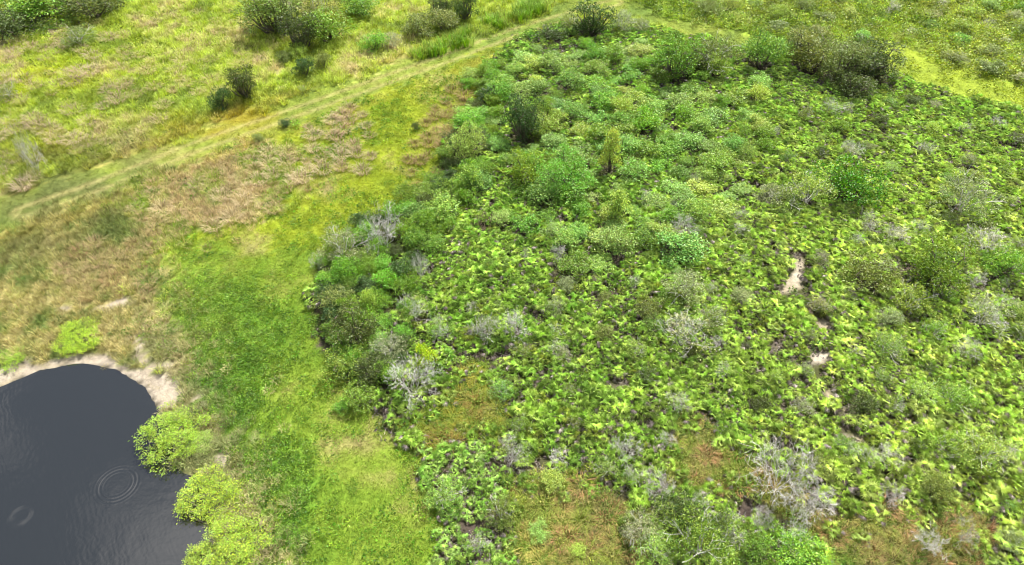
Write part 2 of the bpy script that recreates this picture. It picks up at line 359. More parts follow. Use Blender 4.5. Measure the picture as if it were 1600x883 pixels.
proto('palm', [palm_joined(L) for L in PALMV])
def litter():
    g = Geo()
    for i in range(7):
        V, F = _vf[DEADF[int(rs0.integers(0, 3))].name]; A = np.array(Matrix.Translation((rs0.normal(0, .4), rs0.normal(0, .4), .12+.2*rs0.random())) @ Euler((rs0.normal(0, .4), rs0.normal(0, .3), rs0.random()*6.28)).to_matrix().to_4x4())
        g.put(V @ A[:3, :3].T + A[:3, 3], F)
    return g.mesh('fallen_fronds', M_DEADFROND)
proto('litter', [litter() for _ in range(3)])

# woody plants, one unit wide and one unit tall; returned as (foliage, stems, bare branches)
def branches(rs, start, n0, depth, L0, spread, r0, up, rmin, kids=(2, 4), shrink=.72):
    """list of segments (a, b, ra, rb, level)"""
    S = []; st = []; tid = 0
    for i in range(n0):
        a = 6.283*(i+rs.random()*.7)/n0; st.append((np.array(start, float), norm(np.array([math.cos(a)*spread, math.sin(a)*spread, up])+rs.normal(0, .15, 3)), L0*(.8+.4*rs.random()), r0, 0, i))
    while st:
        p, d, L, r, k, tid = st.pop(); d2 = norm(d + rs.normal(0, .16, 3)); m = p + d*L*.5; e = m + d2*L*.5; r2 = max(r*.62, rmin)
        S.append((p, m, r, (r+r2)/2, k, tid)); S.append((m, e, (r+r2)/2, r2, k, tid))
        if k < depth:
            for j in range(int(rs.integers(*kids))):
                st.append((e if j else m*.3+e*.7, norm(d2 + rs.normal(0, .55, 3) + [0, 0, .08]), L*shrink*(.75+.5*rs.random()), r2*.85, k+1, tid))
    return S
def fit(S, w=1.0, h=1.0):
    P = np.array([s[1] for s in S]); sx = w/(np.percentile(np.abs(P[:, :2]).max(1), 97)*2); sz = h/np.percentile(P[:, 2], 98); k = np.array([sx, sx, sz])
    return [(a*k, b*k, ra*sx, rb*sx, l, t) for a, b, ra, rb, l, t in S]
def limb_meshes(S, mat):
    out = {}
    for a, b, ra, rb, l, t in S: out.setdefault(t, Geo()).tube(a, b, ra, rb, 4 if l == 0 else 3)
    return [g.mesh('limb', mat) for g in out.values()]
def lobed(rs, nl, n, leaf, flat=1.0, zmin=.12, prof=None, lobe=(.2, .34), out=.75, slim=.55, wide=1.0):
    g = Geo(); cs = []
    for i in range(nl):
        t = (i+.5)/nl; a = i*2.4+rs.random()*.8
        if prof: zc, rc = prof(t, rs)
        else:
            zc = zmin+.14+(.82-zmin-.14)*rs.random(); rc = .33*math.sqrt(max(.05, 1-((zc-.42)/.55)**2))*math.sqrt(rs.random())*1.25*wide
        cs.append((np.array([math.cos(a)*rc, math.sin(a)*rc, zc]), rs.uniform(*lobe)*(.8 if prof else 1)))
    per = n//nl; P, D = [], []
    for c, r in cs:
        ncl = max(6, per//7); v = norm(rs.normal(size=(ncl, 3))); v[:, 2] = np.abs(v[:, 2])*.9 - .25*(rs.random(ncl) < .5); v = norm(v)
        cc = c + v*r*(.6+.45*rs.random((ncl, 1)))*[1, 1, .85*flat]
        q = np.repeat(cc, 7, 0) + rs.normal(0, leaf*.7, (ncl*7, 3)); P.append(q); D.append(np.repeat(v, 7, 0)*out + rs.normal(0, .6, (ncl*7, 3)))
    P = np.vstack(P); D = np.vstack(D); P[:, 2] = np.maximum(P[:, 2], .02)
    L = leaf*(.7+.6*rs.random(len(P))); g.leaves(P, D, L, L*slim, rs=rs); return g, cs
def stems_to(cs, rs, mat, r=.022, base=.04):
    g = Geo()
    for c, rad in cs:
        b = np.array([rs.normal(0, base), rs.normal(0, base), -.02]); m = b*.5+c*.5+[*rs.normal(0, .05, 2), -.05]; g.tube(b, m, r, r*.7, 4); g.tube(m, c, r*.7, r*.25, 4)
        for _ in range(3): g.tube(c, c+norm(rs.normal(size=3)+[0, 0, .3])*rad*.8, r*.25, r*.1, 3)
    return g.mesh('stems', mat)
SHAPE = {}
for v in range(3):
    rs = np.random.default_rng(100+v)
    g, cs = lobed(rs, 13, 4200, .045, zmin=.02); SHAPE['round', v] = (g.mesh('foliage', M_LEAF), stems_to(cs, rs, M_BARK), None)
    g, cs = lobed(rs, 20, 6000, .036, zmin=.0, lobe=(.15, .24)); SHAPE['tree', v] = (g.mesh('foliage', M_LEAF), stems_to(cs, rs, M_BARK, .03, .03), None)
    col = lambda t, r_: (.15+.76*t, .30*(1-t)**.7*(.5+.5*r_.random()) + .03)
    g, cs = lobed(rs, 14, 2400, .055, prof=col, lobe=(.2, .3)); SHAPE['column', v] = (g.mesh('foliage', M_LEAF), stems_to(cs, rs, M_BARK, .02, .02), None)
    g, cs = lobed(rs, 34, 9000, .036, flat=.8, zmin=.0, lobe=(.07, .19), out=.9, slim=.34, wide=1.12); SHAPE['mound', v] = (g.mesh('foliage', M_LEAF), stems_to(cs, rs, M_BARK, .012, .2), None)
    g, cs = lobed(rs, 18, 3400, .05, zmin=.0, lobe=(.12, .22), out=.4); SHAPE['vine', v] = (g.mesh('foliage', M_LEAF), stems_to(cs, rs, M_BARK, .014, .15), None)
    g, cs = lobed(rs, 16, 3200, .034, zmin=.04, lobe=(.15, .25)); S = fit(branches(rs, (0, 0, 0), 5, 3, .4, .6, .024, 1, .004), .92, .9)
    SHAPE['wispy', v] = (g.mesh('foliage', M_LEAF), None, limb_meshes(S, M_GREY))
    g, cs = lobed(rs, 9, 900, .034, lobe=(.16, .26)); S = fit(branches(rs, (0, 0, 0), 7, 5, .4, .8, .018, 1, .0034, (2, 4)))
    SHAPE['half', v] = (g.mesh('foliage', M_LEAF), None, limb_meshes(S, M_GREY))
    S = fit(branches(rs, (0, 0, 0), 10, 5, .4, .85, .015, .95, .0036, (2, 4), .72))
    SHAPE['dead', v] = (None, None, limb_meshes(S, M_GREY))
    S = fit(branches(rs, (0, 0, 0), 9, 4, .4, 1.0, .016, .6, .005, (2, 4)))
    SHAPE['brush', v] = (None, None, limb_meshes(S, M_BROWNTWIG))

# ------------------------------------------------------------------ instanced stuff
def scatter_object(name, key, x, y, z, scl, tint, label, cat, tiltsd=.08):
    n = len(x); me = bpy.data.meshes.new(name); me.vertices.add(n); me.vertices.foreach_set('co', np.stack([x, y, z], 1).astype(np.float32).ravel())
    def att(nm, ty, arr, fld): a = me.attributes.new(nm, ty, 'POINT'); a.data.foreach_set(fld, np.ascontiguousarray(arr).ravel())
    rot = np.stack([rng.normal(0, tiltsd, n), rng.normal(0, tiltsd, n), rng.random(n)*6.283], 1).astype(np.float32)
    att('rot', 'FLOAT_VECTOR', rot, 'vector'); s3 = scl if scl.ndim == 2 else np.repeat(scl[:, None], 3, 1)
    att('scl', 'FLOAT_VECTOR', s3.astype(np.float32), 'vector')
    att('pick', 'INT', rng.integers(0, len(PROTO[key]), n).astype(np.int32), 'value')
    att('tint', 'FLOAT_COLOR', np.hstack([tint, np.ones((n, 1))]).astype(np.float32), 'color')
    me.update(); o = add(name, me); tag(o, label, cat, kind='stuff')
    ng = bpy.data.node_groups.new('scatter_'+name, 'GeometryNodeTree'); ng.interface.new_socket('Geometry', in_out='INPUT', socket_type='NodeSocketGeometry'); ng.interface.new_socket('Geometry', in_out='OUTPUT', socket_type='NodeSocketGeometry')
    N, L = ng.nodes, ng.links; gi = N.new('NodeGroupInput'); go = N.new('NodeGroupOutput'); iop = N.new('GeometryNodeInstanceOnPoints'); jn = N.new('GeometryNodeJoinGeometry')
    for ob in PROTO[key]:
        oi = N.new('GeometryNodeObjectInfo'); oi.inputs['Object'].default_value = ob; ti = N.new('GeometryNodeGeometryToInstance'); L.new(oi.outputs['Geometry'], ti.inputs[0]); L.new(ti.outputs[0], jn.inputs[0])
    def na(nm, ty): a = N.new('GeometryNodeInputNamedAttribute'); a.data_type = ty; a.inputs['Name'].default_value = nm; return a.outputs['Attribute']
    L.new(gi.outputs[0], iop.inputs['Points']); L.new(jn.outputs[0], iop.inputs['Instance']); iop.inputs['Pick Instance'].default_value = True
    L.new(na('pick', 'INT'), iop.inputs['Instance Index']); L.new(na('rot', 'FLOAT_VECTOR'), iop.inputs['Rotation']); L.new(na('scl', 'FLOAT_VECTOR'), iop.inputs['Scale'])
    L.new(iop.outputs[0], go.inputs[0])
    md = o.modifiers.new('scatter', 'NODES'); md.node_group = ng
    return o
XMIN, XMAX, YMIN, YMAX = -170., 170., 6., 210.
def in_view(x, y, mx=260, my=150):
    a, b = to_px(x, y); return (a > -mx) & (a < 1600+mx) & (b > -my) & (b < 883+my+60)
def jgrid(step):
    gx, gy = np.meshgrid(np.arange(XMIN, XMAX, step), np.arange(YMIN, YMAX, step)); x, y = gx.ravel(), gy.ravel()
    x = x + (rng.random(x.size)-.5)*step*1.1; y = y + (rng.random(y.size)-.5)*step*1.1
    k = in_view(x, y); return x[k], y[k]
def thin(x, y, ref=80., p=1.4):
    """keep fewer, larger plants farther away"""
    d = dist(x, y); keep = rng.random(x.size) < np.minimum(1, (ref/d)**p); grow = np.maximum(1, (d/ref)**(p*.45)); return keep, grow

# ------------------------------------------------------------------ ground, pond
STEP = .6
xs = np.arange(XMIN, XMAX+.1, STEP); ys = np.arange(YMIN-26, YMAX+30, STEP); nx, ny = len(xs), len(ys)
GX, GY = [a.ravel() for a in np.meshgrid(xs, ys)]
GZ = height(GX, GY); GZONE = zone_of(GX, GY); GC = zone_colour(zone_soft(GX, GY, .8), GX, GY)*np.where(np.isin(GZONE, (SAND, SCRUB, EDGE, POND)), 1, np.where(np.isin(GZONE, (LUSH, PATH, TRACK, STRIP, HERB)), .92, .7))[:, None]     # thatch and soil between the tufts
V = np.stack([GX, GY, GZ], 1)
idx = np.arange(nx*ny).reshape(ny, nx); Q = np.stack([idx[:-1, :-1], idx[:-1, 1:], idx[1:, 1:], idx[1:, :-1]], -1).reshape(-1, 4)
qz = GZONE[Q[:, 0]]
def sheet(name, sel, extra=None):
    q = Q[sel]; u, inv = np.unique(q, return_inverse=True); vv = V[u]; cc = GC[u]; F = inv.reshape(-1, 4)
    if extra is not None:
        n0 = len(vv); vv = np.vstack([vv, extra[0]]); cc = np.vstack([cc, np.repeat(C(110,130,50)[None], len(extra[0]), 0)]); F = np.vstack([F, np.array(extra[1])+n0])
    me = bpy.data.meshes.new(name); nf = len(F)
    me.vertices.add(len(vv)); me.vertices.foreach_set('co', vv.astype(np.float32).ravel())
    me.loops.add(nf*4); me.loops.foreach_set('vertex_index', F.astype(np.int32).ravel()); me.polygons.add(nf); me.polygons.foreach_set('loop_start', np.arange(0, nf*4, 4, dtype=np.int32))
    me.update(calc_edges=True); a = me.attributes.new('Col', 'FLOAT_COLOR', 'POINT'); a.data.foreach_set('color', np.hstack([cc, np.ones((len(cc), 1))]).astype(np.float32).ravel())
    me.polygons.foreach_set('use_smooth', np.ones(nf, bool)); me.materials.append(M_GROUND); return tag(add(name, me), kind='structure')
B = 3500.; x0, x1, y0, y1 = xs[0], xs[-1], ys[0], ys[-1]
ring = ([(x0,y0,-.02),(x1,y0,-.02),(x1,y1,-.02),(x0,y1,-.02),(-B,-B,-.5),(B,-B,-.5),(B,B,-.5),(-B,B,-.5)], [(4,5,1,0),(5,6,2,1),(6,7,3,2),(7,4,0,3)])
is_tr, is_sand = qz == TRACK, (qz == SAND)
mowed = (qz == PATH) | (qz == LUSH)
sheet('ground', ~(is_tr | is_sand | mowed), ring); sheet('grassy_track', is_tr); sheet('sandy_shore', is_sand); sheet('mown_clearing', mowed)
wpx = [(-700,700),(-150,560),(60,520),(180,530),(300,600),(360,700),(400,800),(420,1300),(-700,1300)]
wv = [(*ground(a, b, WZ), WZ) for a, b in wpx]
tag(add('pond', mesh('pond', wv, [tuple(range(len(wv)))[::-1]], M_WATER)), kind='structure')

# ------------------------------------------------------------------ woody plants: one thing each
CLR = {'dark': (92,112,52), 'deep': (80,112,54), 'green': (130,168,62), 'bright': (134,186,66), 'lime': (156,190,66), 'yel': (178,204,96), 'olive': (134,154,78), 'grey': (162,174,124),
       'blue': (136,176,84), 'pale': (162,196,100), 'mint': (150,194,92), 'none': (150,150,150), 'ball': (100,152,54), 'ylime': (172,206,64)}
woody_xy = []                      # (x, y, radius) kept free of palmettos
count = {'n': 0}
def plant(px, py, w, hr, kind, clr, name, label, cat, group=None, real=None):
    """px,py,w: centre and width in photo pixels; height = hr*width; stands on the ground sheet"""
    if real is None:
        x, y = ground(px, py); d = math.sqrt(x*x+y*y+CAM_H**2); wm = w*d/FPX
        x, y = ground(px, py, .42*wm*hr)
    else: x, y, wm = real
    hm = wm*hr; v = count['n'] % 3; count['n'] += 1
    z = float(height(np.array([x]), np.array([y]))[0]) if (abs(x) < 160 and y > 0) else 0
    e = bpy.data.objects.new(name, None); COL.objects.link(e); e.empty_display_size = .3; e.location = (x, y, z - .03); tag(e, label, cat, group)
    e.rotation_euler = (0, 0, random.random()*6.28); S = Matrix.Diagonal((wm, wm, hm, 1)); c = C(*CLR[clr], k=.75)*random.uniform(.85, 1.15)*np.array([random.uniform(.92, 1.12), 1, random.uniform(.8, 1.1)])
    fo, st, br = SHAPE[kind, v]
    if st: add('trunk' if kind in ('tree', 'column') else 'stems', st, e, S, c)
    if fo: add('crown' if kind in ('tree', 'column') else 'foliage', fo, e, S, c)
    for b_ in br or (): add('limb', b_, e, S, c)
    woody_xy.append((x, y, wm*.5*(.8 if kind in ('round', 'tree', 'mound', 'vine', 'column') else .35)))
    return e
T, SH, DS, PB = ('tree', 'tree'), ('shrub', 'shrub'), ('dead_shrub', 'dead shrub'), ('waterside_bush', 'bush')
L = [
 # meadow and track, upper left
 (380,133,48,.95,'tree','dark',T,'dark green small tree with a pale trunk beside the golden grass of the track'),
 (343,157,30,1.05,'round','deep',SH,'small dark shrub next to the pale-trunked tree by the track'),
 (47,243,26,2.2,'dead','none',T,'tall thin leafless sapling in the dry meadow grass'),
 (425,20,84,.75,'tree','olive',T,'large dull green tree at the meadow end of the thicket'),
 (448,14,50,.8,'half','grey',DS,'pale bare-limbed shrub against the large dull green tree'),
 (496,12,70,.75,'wispy','olive',T,'greyish half-bare tree in the middle of the meadow thicket'),
 (468,52,58,.9,'tree','dark',T,'dark spreading tree at the meadow thicket edge with open branches'),
 (512,42,62,.7,'round','green',SH,'light green leafy shrub leaning on the dark spreading tree'),
 (463,80,26,.9,'round','yel',SH,'yellow-green shrub under the dark spreading tree'),
 (475,106,30,.95,'round','deep',SH,'dark egg-shaped shrub standing below the meadow thicket'),
 (503,96,24,1.0,'round','olive',SH,'small olive shrub beside the dark egg-shaped shrub'),
 (444,90,24,.7,'vine','olive',SH,'low olive shrub below the meadow thicket on its meadow side'),
 (472,140,13,1.0,'wispy','pale',SH,'tiny whitish shrub alone in dry grass beside the track'),
 (585,66,38,.7,'round','bright',SH,'vivid green low shrub between the thicket and the track'),
 (613,63,34,.7,'wispy','grey',SH,'grey twiggy shrub touching the vivid green low shrub'),
 (655,40,52,.65,'vine','olive',SH,'dark olive end of the hedge-like shrub row near the track'),
 (692,33,48,.65,'vine','olive',SH,'olive brown-footed shrub in the hedge-like row near the track'),
 (692,6,40,1.0,'tree','dark',T,'dark tree just behind the hedge-like shrub row'),
 (726,10,40,1.1,'tree','deep',T,'deep green upright tree at the end of the hedge-like row'),
 (560,8,60,.5,'vine','green',SH,'green tangled shrub with broad leaves beside the grey half-bare tree'),
 (445,192,16,.9,'round','deep',SH,'tiny dark shrub on the grassy strip between track and tan tussocks'),
 (650,198,13,.9,'round','dark',SH,'tiny dark bush alone in the bright mown grass'),
 (404,216,15,.8,'round','olive',SH,'tiny olive bush at the edge of the brown grass patch'),
 (60,12,80,.45,'vine','green',SH,'spreading green shrub in the dark scrub beyond the meadow'),
 (140,8,70,.5,'round','dark',SH,'dark rounded shrub in the scrub beyond the meadow'),
 (15,42,60,.5,'round','dark',SH,'dark low shrub where the far scrub meets the lime meadow patch'),
 (120,58,46,.5,'wispy','olive',SH,'brownish olive shrub out in the pale meadow grass'),
 (10,145,34,.6,'wispy','olive',SH,'dull olive shrub beside the lime meadow patch'),
 # the track fork and top of the scrub
 (925,30,60,.85,'tree','deep',T,'dark dense tree at the fork of the grassy track'),
 (893,34,36,.6,'wispy','olive',SH,'olive shrub hugging the dark tree at the track fork'),
 (973,36,38,.8,'wispy','grey',SH,'grey-brown shrub just across from the dark fork tree'),
 (1002,42,30,.7,'wispy','grey',SH,'smaller grey shrub beyond the grey-brown shrub at the fork'),
 (864,52,36,.6,'round','dark',SH,'low dark shrub at the scrub tip beside the track'),
 (1060,98,66,.95,'tree','green',T,'rounded green tree in the row along the scrub edge'),
 (1118,88,70,.8,'wispy','olive',T,'olive tree with white limbs between two rounded trees'),
 (1092,92,46,.8,'tree','dark',T,'dark tree squeezed beside the olive tree with white limbs'),
 (1192,82,58,.95,'round','blue',T,'blue-green rounded tree at the scrub edge'),
 (1268,82,72,.75,'tree','olive',T,'broad olive oak at the blue-green tree side of the oak clump'),
 (1258,64,52,.7,'tree','dark',T,'dark oak at the back of the oak clump'),
 (1318,100,68,.8,'tree','olive',T,'tall olive oak in the middle of the oak clump'),
 (1362,94,74,.7,'tree','dark',T,'dark oak with a bare white limb in front at the clump end'),
 (1335,134,52,.7,'tree','dark',T,'low dark oak at the foot of the oak clump'),
 (1362,104,40,.8,'dead','none',DS,'leaning bare white branch in front of the dark oak'),
 (1300,118,26,.9,'half','pale',DS,'pale half-dead shrub in the shade of the oak clump'),
 (1330,285,78,.86,'round','ball',T,'dense ball-shaped bright green tree alone in the palmettos'),
 (1266,300,64,.8,'wispy','yel',SH,'yellowish olive shrub beside the ball-shaped green tree'),
 (1330,236,34,.8,'dead','none',DS,'grey bare shrub just behind the ball-shaped green tree'),
 (1298,172,34,.7,'half','pale',DS,'grey thin shrub between oak clump and ball-shaped tree'),
 # vine-draped upper scrub
 (820,192,62,1.15,'tree','deep',T,'tall blue-dark tree above the vine mounds'),
 (850,172,40,1.0,'tree','green',T,'green tree leaning against the tall blue-dark tree'),
 (955,242,38,1.9,'column','yel',T,'slender yellow-green columnar tree rising from vine mounds'),
 (882,272,94,.72,'mound','bright',SH,'big bright green domed shrub with grey twigs showing'),
 (820,266,56,1.1,'tree','green',T,'green upright tree next to the big bright domed shrub'),
 (965,328,50,1.15,'column','pale',T,'pale green tapering tree below the columnar yellow tree'),
 (1012,282,34,.6,'brush','none',DS,'heap of brown dead branches among the vine mounds'),
 (731,228,54,1.15,'tree','pale',T,'light green young tree on the scrub edge by the mown grass'),
 (736,285,46,1.1,'column','pale',T,'pale young tree just below the light green young tree'),
 (700,300,44,.8,'round','green',SH,'green shrub on the scrub edge beside the pale young tree'),
 (690,325,62,.6,'vine','mint',SH,'mint green vine-covered shrub near the scrub edge'),
 (655,335,52,.6,'vine','blue',SH,'bluish vine-covered shrub between dead tree and mint shrub'),
 (760,350,50,.6,'brush','none',DS,'brown brush pile in a gap near the pale young trees'),
 # left edge thicket
 (600,364,66,.9,'dead','none',DS,'large bleached dead shrub on the scrub edge above the olive shrub'),
 (497,408,28,.9,'dead','none',DS,'small bleached dead shrub sticking out over the mown grass'),
 (537,388,72,.72,'wispy','grey',SH,'grey-olive shrub at the corner of the scrub edge'),
 (545,424,40,1.0,'round','bright',SH,'bright green shrub just below the grey-olive corner shrub'),
 (656,420,30,1.7,'dead','none',DS,'narrow upright dead shrub inside the scrub'),
 (577,476,34,1.45,'column','yel',T,'small yellow-green columnar tree in the edge thicket'),
 (650,482,54,.85,'half','pale',DS,'half-dead shrub with a fan of grey branches inside the edge thicket'),
 (550,512,80,.72,'tree','dark',T,'wide dark olive tree in the edge thicket'),
 (520,470,50,.7,'round','olive',SH,'olive shrub on the grass side of the edge thicket'),
 (605,547,56,.85,'wispy','grey',SH,'grey-green shrub above the big grey dead shrub'),
 (642,598,84,.85,'dead','none',DS,'big grey dead shrub at the head of the grassy clearing'),
 (665,560,38,1.4,'vine','ylime',SH,'lime vine climbing a dead stem by the big grey dead shrub'),
 (692,516,46,.8,'half','pale',DS,'greyish half-dead shrub beside the white dead pair'),
 (757,517,50,.95,'dead','none',DS,'white dead shrub of the pair, on the edge thicket side'),
 (800,512,56,.95,'dead','none',DS,'white dead shrub of the pair, on the palmetto side'),
 (738,484,26,.9,'dead','none',DS,'small white dead twig cluster above the white dead pair'),
 (540,566,60,.7,'round','green',SH,'green shrub at the thicket edge below the wide dark olive tree'),
 (585,580,60,.7,'tree','dark',T,'dark green low tree beside the big grey dead shrub'),
 (565,618,52,.6,'round','green',SH,'leafy green shrub at the lowest tip of the edge thicket'),
 (534,633,26,.6,'round','bright',SH,'bright small shrub standing out on the mown path'),
 # middle palmettos
 (1065,388,76,.62,'vine','mint',SH,'mint shrub with a grey twig patch in the middle palmettos'),
 (1066,356,46,.7,'dead','none',DS,'grey dead shrub poking out behind the mint shrub'),
 (1072,450,70,.8,'wispy','grey',SH,'grey-green rounded shrub in the middle palmettos'),
 (1075,522,80,.75,'half','grey',DS,'tan-grey half-dead shrub with radiating twigs'),
 (1112,502,50,.8,'wispy','olive',SH,'olive shrub touching the tan-grey half-dead shrub'),
 (1016,482,42,.75,'round','olive',SH,'small olive shrub among dark green palmettos'),
 (866,546,36,.8,'half','grey',DS,'grey wispy shrub beside the white dead pair'),
 (905,366,40,.7,'vine','mint',SH,'mint rounded shrub below the pale tapering tree'),
 (862,362,40,.7,'wispy','pale',SH,'pale wispy shrub below the big bright domed shrub'),
 (1155,362,34,.6,'dead','none',DS,'small grey fallen branch shrub near the middle palmettos'),
 (1015,372,44,.6,'round','green',SH,'green shrub with drooping leaves near the mint grey shrub'),
 (1360,426,66,.75,'round','olive',SH,'dark olive rounded shrub near the white sand patch'),
 (1424,468,54,.8,'wispy','yel',SH,'yellow-olive shrub beside the dark olive rounded shrub'),
 (1466,420,82,.95,'tree','green',T,'large soft green tree with grey twigs beyond the dark olive shrub'),
 (1385,540,50,.8,'wispy','blue',SH,'blue-green wispy shrub among yellow-green palmettos'),
 (1542,488,68,.8,'half','grey',DS,'big grey half-dead shrub beside the soft green tree'),
 (1568,412,46,.8,'round','bright',SH,'vivid green shrub between two grey shrubs'),
 (1545,380,56,.7,'half','grey',DS,'pinkish grey twiggy shrub behind the vivid green shrub'),
 (1510,312,70,.85,'wispy','grey',SH,'grey-green spreading shrub upslope of the soft green tree'),
 (1362,352,42,.7,'half','grey',DS,'grey twig shrub below the ball-shaped green tree'),
 (1400,372,44,.6,'half','grey',DS,'low grey tangle beside the soft green tree'),
 (1230,312,60,.6,'wispy','olive',SH,'olive wispy shrub on the palmetto side of the yellowish shrub'),
 # front clearings
 (806,708,56,.95,'half','grey',DS,'grey-white shrub between the two grassy clearings'),
 (980,706,50,1.0,'dead','none',DS,'whitish bushy dead shrub at the front of dark palmettos'),
 (1040,690,34,.8,'dead','none',DS,'small white dead shrub at the corner of the yellow clearing'),
 (1032,762,48,.9,'dead','none',DS,'thin white dead shrub behind the white-limbed shrub'),
 (986,748,34,1.1,'half','pale',DS,'pale half-dead shrub under the whitish bushy one'),
 (1085,786,44,.8,'half','green',DS,'half-bare green shrub on the clearing side of the white-limbed shrub'),
 (1000,828,60,.8,'wispy','grey',SH,'grey-green shrub at the brown clearing edge'),
 (1022,862,60,.7,'wispy','pale',SH,'pale shrub below the grey-green clearing-edge shrub'),
 (1096,850,96,.85,'wispy','green',SH,'large green shrub laced with white bare limbs'),
 (1150,836,60,.8,'half','green',DS,'half-dead shrub joined to the white-limbed large shrub'),
 (1062,806,60,.8,'round','dark',SH,'dark shrub behind the white-limbed large shrub'),
 (1190,816,44,1.2,'dead','none',DS,'upright grey dead shrub by the fallen-looking dead tree'),
 (1222,742,98,.95,'dead','none',T,'large fan-shaped white dead tree at the clearing edge'),
 (1268,786,72,.8,'dead','none',DS,'tangled grey dead shrub under the fan-shaped dead tree'),
 (1328,706,34,.8,'half','pale',DS,'small grey dead shrub beside the last sand patch'),
 (1356,714,28,1.1,'dead','none',DS,'narrow dead shrub in the middle of three near the sand patches'),
 (1386,716,42,.8,'dead','none',DS,'white fan-shaped small dead shrub in the yellow-green palmettos'),
 (1455,850,46,.7,'dead','none',DS,'low grey dead shrub in the brown-tipped clearing'),
 (1512,836,40,1.1,'half','yel',DS,'spindly pale sapling in the clearing by the palmettos'),
 (1235,846,56,.8,'half','bright',DS,'half-bare bright green shrub beside the upright dead shrub'),
 (1245,872,76,.7,'round','bright',SH,'bright green leafy shrub with orange-tinged clearing grass behind'),
 (1180,868,50,.7,'round','green',SH,'green rounded shrub between white-limbed and bright green shrubs'),
 (782,802,56,.85,'wispy','olive',SH,'grey-olive shrub at the end of the pale palmetto stand'),
 (745,850,40,.9,'half','pale',DS,'pale half-dead shrub inside the pale palmetto stand'),
 (860,752,44,.6,'vine','yel',SH,'low seedling shrub with round yellow-green leaves in the clearing'),
 (695,775,64,.6,'wispy','mint',SH,'soft mint green shrub inside the pale palmetto stand'),
 (842,832,36,.6,'vine','pale',SH,'pale leafy seedling shrub alone in the brown clearing'),
 (902,862,28,.7,'vine','yel',SH,'tiny yellow-leaved shrub at the front of the brown clearing'),
 (1490,620,56,.75,'wispy','green',SH,'soft green shrub in the yellow-green palmettos beyond the clearing'),
 (1540,708,66,.75,'wispy','pale',SH,'pale grey-green shrub near the brown-tipped clearing'),
 (1480,700,50,.7,'wispy','green',SH,'green feathery shrub beside the pale grey-green shrub'),
 (1440,612,46,.7,'wispy','pale',SH,'pale feathery shrub near the line of sand patches'),
 # pond edge
 (268,675,96,.3,'mound','lime',PB,'large yellow-green bush bulging over the pond by the sandy shore'),
 (312,690,40,.28,'mound','yel',PB,'yellowish bush behind the large bulging pond bush'),
 (328,772,88,.3,'mound','lime',PB,'green bush over the pond between two pond bushes'),
 (366,846,92,.26,'mound','lime',PB,'golden green bush at the pond edge below the middle pond bush'),
 (316,872,62,.26,'mound','lime',PB,'low green bush trailing into the pond under the golden bush'),
 (122,524,64,.2,'mound','ylime',PB,'lime yellow bush on the sandy shore above the pond'),
 (14,560,40,.2,'mound','lime',PB,'lime bush at the far end of the sandy shore'),
]
LM = []
for px, py, w, hr, kind, clr, (nm, cat), lab in L:
    e = plant(px, py, w, hr, kind, clr, nm, lab, cat); LM.append((e.location.x, e.location.y, lab, len(lab.split())))
def by(prefix, x, y):
    n = len(prefix.split()) + 2; b = min((m for m in LM if n + m[3] <= 16), key=lambda m: (m[0]-x)**2 + (m[1]-y)**2)
    d = Vector((x-b[0], y-b[1])).normalized(); P, F = Vector(ground(100, 720)), Vector(ground(940, 10)); o = Vector((b[0], b[1])); n += b[3] + 4
    if n <= 16 and d.dot((P-o).normalized()) > .6: return prefix + ' on the pond side of the ' + b[2]
    if n <= 16 and d.dot((F-o).normalized()) > .6 and 'fork' not in b[2]: return prefix + ' on the track-fork side of the ' + b[2]
    return prefix + ' beside the ' + b[2]

# smaller look-alike shrubs: vine mounds, edge bushes, feathery shrubs among the palmettos
def spaced(cands, dmin, nmax):
    out = []
    for x, y in cands:
        if all((x-a)**2+(y-b)**2 > dmin**2 for a, b in out) and all((x-a)**2+(y-b)**2 > (r*.7)**2 for a, b, r in woody_xy):
            out.append((x, y))
            if len(out) >= nmax: break
    return out
def cands_in(P, n):
    lo, hi = P.min(0), P.max(0); x = rng.uniform(lo[0], hi[0], n); y = rng.uniform(lo[1], hi[1], n); k = inside(P, x, y) & in_view(x, y, 0, 0); z = zone_of(x, y); k &= (z == SCRUB) | (z == EDGE); return list(zip(x[k], y[k]))
VINE_P = poly([(760,130),(830,80),(1000,80),(1160,130),(1180,260),(1120,340),(960,400),(800,330),(740,250)])
for x, y in spaced([(a + random.gauss(0, 2.5), b + random.gauss(0, 2.5)) for a, b in cands_in(VINE_P, 3500)], 2.0, 140):
    c = random.choice(['mint', 'bright', 'green', 'pale', 'blue', 'yel', 'bright'])
    lab = {'mint': 'mint green vine-smothered mound in the upper scrub', 'blue': 'bluish green vine mound in the upper scrub', 'bright': 'bright green vine mound in the upper scrub', 'green': 'mid green leafy vine mound in the upper scrub', 'pale': 'pale green vine mound in the upper scrub', 'yel': 'yellow-green vine mound in the upper scrub'}[c]
    lab = by(lab.split(' in the upper')[0], x, y); plant(0, 0, 0, random.uniform(.4, .8), 'vine', c, 'vine_mound', lab, 'shrub', 'vine mounds of the upper scrub', (x, y, random.uniform(2.2, 4.4)))
EDGE_P = zone_polys[9][1]
